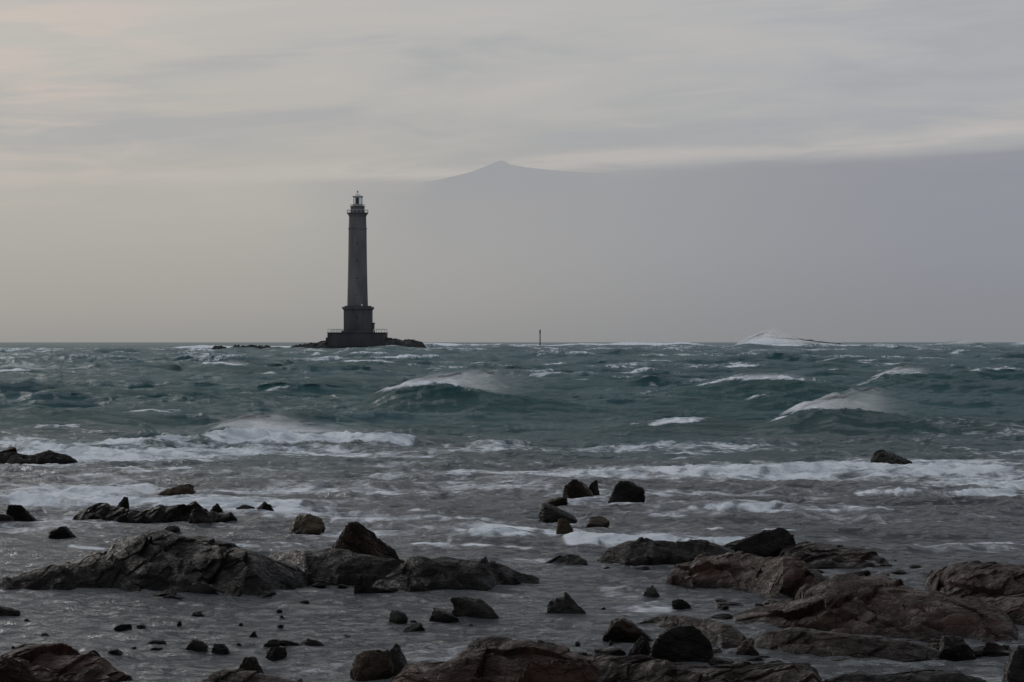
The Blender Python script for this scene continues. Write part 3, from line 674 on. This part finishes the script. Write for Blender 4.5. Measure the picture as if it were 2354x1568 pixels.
outcrop('rock_outcrop',[(-60,1510),(0,1508),(40,1488),(60,1485),(120,1492),(180,1498),(215,1494),(250,1514),(280,1538),(315,1556)],
        [(-60,1580),(150,1580),(315,1567)],R_,'dark brown outcrop filling the lower left corner',g=.5,seed=20,group=fore,rough=.45)
boulder(-50,135,1513,1640,R_,'reddish rounded rock in the extreme lower left corner',seed=52,p=9,group=fore)
outcrop('rock_outcrop',[(445,1572),(490,1545),(540,1538),(600,1543),(650,1556),(705,1570)],1586,B_,'brown rubble at the bottom edge left of centre',g=.5,seed=21,group=fore,rough=.45)
boulder(543,607,1510,1556,B_,'small brown boulder on top of rubble at the bottom edge',seed=53,group=fore)
boulder(803,905,1493,1568,T_,'tan boulder at the bottom edge leaning on a dark one',seed=54,p=10,group=fore,shear=.2)
boulder(860,948,1478,1552,D_,'dark angular boulder behind the tan boulder at the bottom edge',seed=55,group=fore,taper=.2,shear=-.2)
outcrop('rock_outcrop',[(885,1575),(940,1534),(1030,1526),(1080,1508),(1130,1492),(1180,1478),(1225,1478),(1260,1492),(1290,1507),(1340,1520),(1380,1560)],
        [(885,1600),(1380,1610)],R_,'reddish brown mound at the bottom edge, highest of the near rocks at centre',g=.55,seed=22,group=fore,rough=.36,res=2)
outcrop('rock_outcrop',[(1270,1540),(1310,1505),(1370,1500),(1420,1506),(1500,1512),(1560,1520),(1640,1526),(1700,1530),(1790,1521),(1840,1530),(1890,1552)],
        [(1270,1600),(1890,1600)],B_,'long brown ledge along the bottom edge below the round black boulder',g=.55,seed=23,group=fore,rough=.44,res=2,chan=.15)
boulder(1165,1420,1515,1680,R_,'broad reddish rock nearest the viewer at bottom centre',seed=56,p=14,group=fore,depth=.7)
outcrop('rock_outcrop',[(1073,1480),(1095,1462),(1140,1459),(1175,1466),(1195,1480)],[(1073,1490),(1195,1502)],B_,'flat brown rock just behind the reddish mound',g=.4,seed=24,group=fore)
boulder(1228,1308,1469,1516,D_,'dark block behind the right shoulder of the reddish mound',seed=57,shear=-.5,taper=.4,group=fore)
outcrop('rock_outcrop',[(1880,1568),(1920,1548),(1980,1540),(2060,1546),(2120,1540),(2200,1550),(2280,1570)],[(1880,1590),(2280,1590)],D_,'low dark rocks along the bottom edge at the right',g=.5,seed=25,group=fore,rough=.45)
pr_=np.random.default_rng(5)
def stones(zones):
    for (a,b),(c,d),n,(s0,s1),mat,nm,lab,grp in zones:
        for i in range(n):
            x=pr_.uniform(a,b); y=pr_.uniform(c,d); s=s0+(s1-s0)*pr_.uniform(0,1)**1.6
            boulder(x-s/2,x+s/2,y-s*pr_.uniform(.14,.30),y,mat,lab,name=nm,seed=int(x+y),depth=1.3,taper=0,p=18,noise=.10,group=grp)
stones([((20,800),(1385,1500),20,(9,34),D_,'stone','tiny dark stone breaking the lower left shallows between the big outcrop and the bottom rocks','tiny stones in the lower left shallows'),
 ((950,1480),(1385,1500),7,(9,28),D_,'stone','tiny dark stone in the shallows below the angular wedge and pale grey boulder','tiny stones in the central shallows'),
 ((1870,2140),(1292,1338),16,(14,60),B_,'stone','small brown stone in the water gap above the wide right slab field','small stones in the right hand gap'),
 ((300,640),(1180,1218),6,(9,26),D_,'stone','tiny dark stone in the foam between the left ledge and the biggest outcrop','tiny stones in the left foam'),
 ((1380,1540),(1290,1310),6,(12,40),D_,'stone','tiny dark stone just below the dark craggy rock of the right hand reef','tiny stones below the craggy rock'),
 ((1640,1960),(1370,1425),14,(24,80),B_,'rock','broken brown rock piled between the reddish slab and the wide right slab field','broken rocks between the right hand slabs'),
 ((1900,2340),(1480,1530),14,(22,80),B_,'rock','broken brown rock along the near edge of the wide right slab field','broken rocks along the right slab edge'),
 ((620,960),(1325,1362),10,(20,60),D_,'rock','broken dark rock at the waterline below the brown peaked boulder','broken rocks below the peaked boulder'),
 ((300,720),(1352,1378),9,(16,54),D_,'rock','broken dark rock along the front waterline of the biggest left outcrop','broken rocks in front of the biggest outcrop'),
 ((1400,1860),(1500,1545),14,(24,80),B_,'rock','broken brown rock between the round black boulder and the bottom ledge','broken rocks below the round black boulder')])

# ---------------------------------------------------------------- islet and lighthouse
LD=800.0; K=LD/F
def lz(py): return H+(HZ-py)*K
def lx(px): return (px-CX)*K
def islet(prof,label,seed,D=LD,depth=16,name='rocky_islet',amp=1.0):
    prof=np.array(prof,float); nx=220; px=np.linspace(prof[0,0],prof[-1,0],nx); top=np.interp(px,prof[:,0],prof[:,1])
    zt=H+(HZ-top)*D/F; v=np.linspace(-1,1,40)[:,None]
    s=1-np.abs(v)**2.5
    Xx=(px-CX)[None,:]*D/F+0*v; Yy=D+v*depth/2+0*Xx
    c=cells(Xx*.35,Yy*.35,seed)*1.2+cells(Xx*.9,Yy*.9,seed+2)*.5
    Zz=zt[None,:]*s+amp*s*(.7*c+.5*fbm(Xx*.5,Yy*.5,Xx*0,4))*np.clip(zt/2,.3,1)[None,:]-.9*(1-s)
    ox=float(Xx.mean())
    o=meshobj(name,np.stack([Xx-ox,Yy-D,Zz],-1).reshape(-1,3),gridfaces(40,nx),M['islet'],loc=(ox,D,0))
    tag(o,label,'rock','rocks of the lighthouse reef')
islet([(660,803),(674,795),(700,792),(728,788),(750,784),(770,788),(870,789),(890,777),(905,780),(925,783),(945,781),(962,786),(974,791),(982,803)],'dark rocky islet carrying the lighthouse',3,depth=26)
islet([(522,802),(535,797.5),(560,796),(580,797),(600,797.5),(625,799),(652,801.5)],'low black reef barely awash left of the lighthouse islet',5,depth=8,name='reef',D=700,amp=2.2)
islet([(480,802),(492,796.5),(508,797.5),(520,802)],'smallest black reef rock, leftmost of the lighthouse reef',6,depth=6,name='reef',D=700,amp=2)
LX=lx(822)
lh=bpy.data.objects.new('lighthouse',None); COL.objects.link(lh); lh.location=(LX,LD,0)
tag(lh,'tall grey granite lighthouse with white lantern on a rocky islet','lighthouse')
def lathe(name,prof,mat,parent,seg=48,dx=0,dy=0):
    v=[];f=[]
    for r,z in prof:
        for i in range(seg):
            a=2*math.pi*i/seg; v.append((dx+r*math.cos(a),dy+r*math.sin(a),z))
    for j in range(len(prof)-1):
        for i in range(seg):
            f.append((j*seg+i,j*seg+(i+1)%seg,(j+1)*seg+(i+1)%seg,(j+1)*seg+i))
    f.append(tuple(range(seg))[::-1]); f.append(tuple((len(prof)-1)*seg+i for i in range(seg)))
    return meshobj(name,v,f,mat,parent)
def boxes(name,bl,mat,parent,bev=0):
    v=[];f=[]
    for (x0,x1,y0,y1,z0,z1) in bl:
        b=len(v)
        v+= [(x0,y0,z0),(x1,y0,z0),(x1,y1,z0),(x0,y1,z0),(x0,y0,z1),(x1,y0,z1),(x1,y1,z1),(x0,y1,z1)]
        f+=[tuple(b+i for i in q) for q in ((0,3,2,1),(4,5,6,7),(0,1,5,4),(1,2,6,5),(2,3,7,6),(3,0,4,7))]
    o=meshobj(name,v,f,mat,parent)
    if bev:
        md=o.modifiers.new('bevel','BEVEL'); md.width=bev; md.segments=1
    return o
def r_(wpx): return wpx*K/2
px=lambda p:(p-822)*K
plat=boxes('platform',[(px(757),px(888),-8.5,8.5,-.5,lz(766))],M['quay'],lh,.15)
boxes('coping',[(px(756),px(889),-8.7,8.7,lz(766)+.003,lz(764.4))],M['quay'],plat)
boxes('steps',[(px(736),px(757)-.01,-3,1,-.5,lz(790)),(px(744),px(757)-.01,-2.6,.6,lz(790)+.003,lz(783)),(px(750),px(757)-.01,-2.2,.2,lz(783)+.003,lz(776))],M['quay'],plat)
pl=boxes('plinth',[(px(792),px(855),-4.4,4.4,lz(764.4)+.003,lz(713))],M['plinth'],lh,.12)
boxes('cornice',[(px(790.5),px(856.5),-4.65,4.65,lz(713)+.003,lz(710)),(px(788.5),px(858.5),-4.95,4.95,lz(710)+.003,lz(706)),(px(794),px(853),-4.1,4.1,lz(706)+.003,lz(703.5))],M['plinth'],pl)
boxes('base_step',[(px(787),px(860),-5.1,5.1,lz(764.4)+.004,lz(760))],M['plinth'],pl)
boxes('annexe',[(px(855)+.004,px(860),-3.2,3.2,lz(760)+.003,lz(744)),(px(855)+.004,px(861.5),-3.4,3.4,lz(744)+.003,lz(742))],M['plinth'],lh)
boxes('door',[(px(817),px(827),-4.50,-4.41,lz(760)+.01,lz(745))],M['iron'],lh)
boxes('window',[(px(820),px(824),-4.48,-4.41,lz(733),lz(724))],M['darkglass'],lh)
prof=[]
for i in range(21):
    u=i/20; py=703.5+(527-703.5)*u; wd=48+(41.5-48)*u - 1.0*math.sin(math.pi*u)
    prof.append((r_(wd),lz(py)+.004))
sh=lathe('tower_shaft',prof,M['tower'],lh)
lathe('string_course',[(r_(41.5),lz(527)+.008),(r_(44),lz(526.4)),(r_(44),lz(524.8)),(r_(41),lz(524.2))],M['tower'],sh)
lathe('upper_shaft',[(r_(41),lz(524.2)+.004),(r_(39.5),lz(498)),(r_(41),lz(497)),(r_(41),lz(496)),(r_(44),lz(494)),(r_(47),lz(491.5))],M['tower'],lh)
for py_ in (680,640,600,560):
    rr=r_(47-(703-py_)*.037)
    boxes('window',[(-.22,.22,-rr-.03,-rr+.45,lz(py_+2),lz(py_-2))],M['darkglass'],lh)
boxes('wall_lamp',[(px(832),px(835),-4.0,-3.5,lz(704.5),lz(700))],M['white'],lh)
ga=lathe('gallery',[(r_(47),lz(491.5)+.004),(r_(50),lz(490.8)),(r_(50),lz(489.6)),(r_(49),lz(489.4))],M['plinth'],lh)
def railing(name,r,z0,z1,n,parent,th=.07):
    tv=[];tf=[]; seg=48; zs=(z1,)
    for zc in zs:
        b=len(tv)
        for i in range(seg):
            a=2*math.pi*i/seg
            for rr,dz in ((r-th,-th),(r+th,-th),(r+th,th),(r-th,th)): tv.append((rr*math.cos(a),rr*math.sin(a),zc+dz))
        for i in range(seg):
            for j in range(4):
                tf.append((b+i*4+j,b+((i+1)%seg)*4+j,b+((i+1)%seg)*4+(j+1)%4,b+i*4+(j+1)%4))
    o=meshobj(name,tv,tf,M['rail'],parent)
    p0=boxes('railing_post',[(-th,th,-th,th,z0,z1-th)],M['rail'],o)
    for i in range(n):
        a=2*math.pi*i/n
        q=p0 if i==0 else p0.copy()
        if i: COL.objects.link(q); q.parent=o
        q.location=(r*math.cos(a),r*math.sin(a),0)
    return o
railing('gallery_railing',r_(48.5),lz(489.4),lz(483),16,lh,.05)
lathe('watch_room',[(r_(33),lz(489.4)+.004),(r_(32),lz(476.5)),(r_(34.5),lz(476)),(r_(34.5),lz(474.5)),(r_(33),lz(474))],M['tower'],lh)
railing('lantern_railing',r_(33),lz(474),lz(470.5),12,lh,.035)
ln=lathe('lantern',[(r_(25),lz(474)+.004),(r_(25),lz(470)),(r_(23.5),lz(470)+.003),(r_(23.5),lz(454.5)),(r_(25),lz(454.3)),(r_(25),lz(451.5))],M['lantern'],lh,24)
n=10
for i in range(n):
    a0=2*math.pi*(i+.08)/n; a1=2*math.pi*(i+.92)/n
    v=[];rr=r_(23.5)+.06
    seg=4
    for z in (lz(469.5),lz(455)):
        for j in range(seg+1):
            a=a0+(a1-a0)*j/seg; v.append((rr*math.cos(a),rr*math.sin(a),z))
    f=[(j,j+1,seg+2+j,seg+1+j) for j in range(seg)]
    meshobj('lantern_pane',v,f,M['glass'] if i!=7 else M['darkglass'],ln)
dm=lathe('lantern_dome',[(r_(25.5),lz(451.5)+.004),(r_(25.5),lz(450.5)),(r_(16),lz(449.8)),(r_(13),lz(447.2)),(r_(8),lz(445.6)),(r_(3),lz(445)),(r_(3),lz(443.5)),(r_(2.2),lz(443))],M['dome'],lh,24)
lathe('finial',[(.16,lz(443)+.003),(.12,lz(442)),(.34,lz(441.4)),(.34,lz(440.6)),(.1,lz(440)),(.05,lz(437.5))],M['iron'],lh,12)
def prail(x0,x1):
    z0,z1=lz(764.4),lz(757.5); n=max(2,int((x1-x0)/5))
    for yy in (-8.4,8.2):
        o=boxes('platform_railing',[(px(x0)-.07,px(x1)+.07,yy+.01,yy+.13,z1,z1+.14)],M['rail'],lh)
        p0=boxes('railing_post',[(-.07,.07,yy,yy+.14,z0+.002,z1-.002)],M['rail'],o)
        for i in range(n+1):
            q=p0 if i==0 else p0.copy()
            if i: COL.objects.link(q); q.parent=o
            q.location=(px(x0+(x1-x0)*i/n),0,0)
prail(758.5,789); prail(862,886.5)

BD=yd(800); kb=BD/F
bc=bpy.data.objects.new('beacon_pole',None); COL.objects.link(bc); bc.location=((1241.5-CX)*kb,BD,0)
tag(bc,'thin dark marker pole standing in the sea right of the lighthouse','beacon')
bz=lambda p:H+(HZ-p)*kb
lathe('footing',[(.5,-2),(.42,bz(797)),(.3,bz(796))],M['iron'],bc,16)
lathe('pole',[(.27,bz(796)+.003),(.2,bz(768))],M['iron'],bc,16)
lathe('topmark',[(.2,bz(768)+.003),(.3,bz(767.5)),(.3,bz(759)),(.12,bz(757.5))],M['iron'],bc,16)

# ---------------------------------------------------------------- camera
cd=bpy.data.cameras.new('camera'); cam=bpy.data.objects.new('camera',cd); COL.objects.link(cam)
cam.location=(0,0,H); cam.rotation_euler=(R(90),0,0)
cd.sensor_width=36; cd.lens=36*F/2354; cd.shift_y=3/2354; cd.clip_start=.5; cd.clip_end=120000
scene.camera=cam
scene.view_settings.view_transform='Standard'; scene.view_settings.look='None'; scene.view_settings.exposure=0
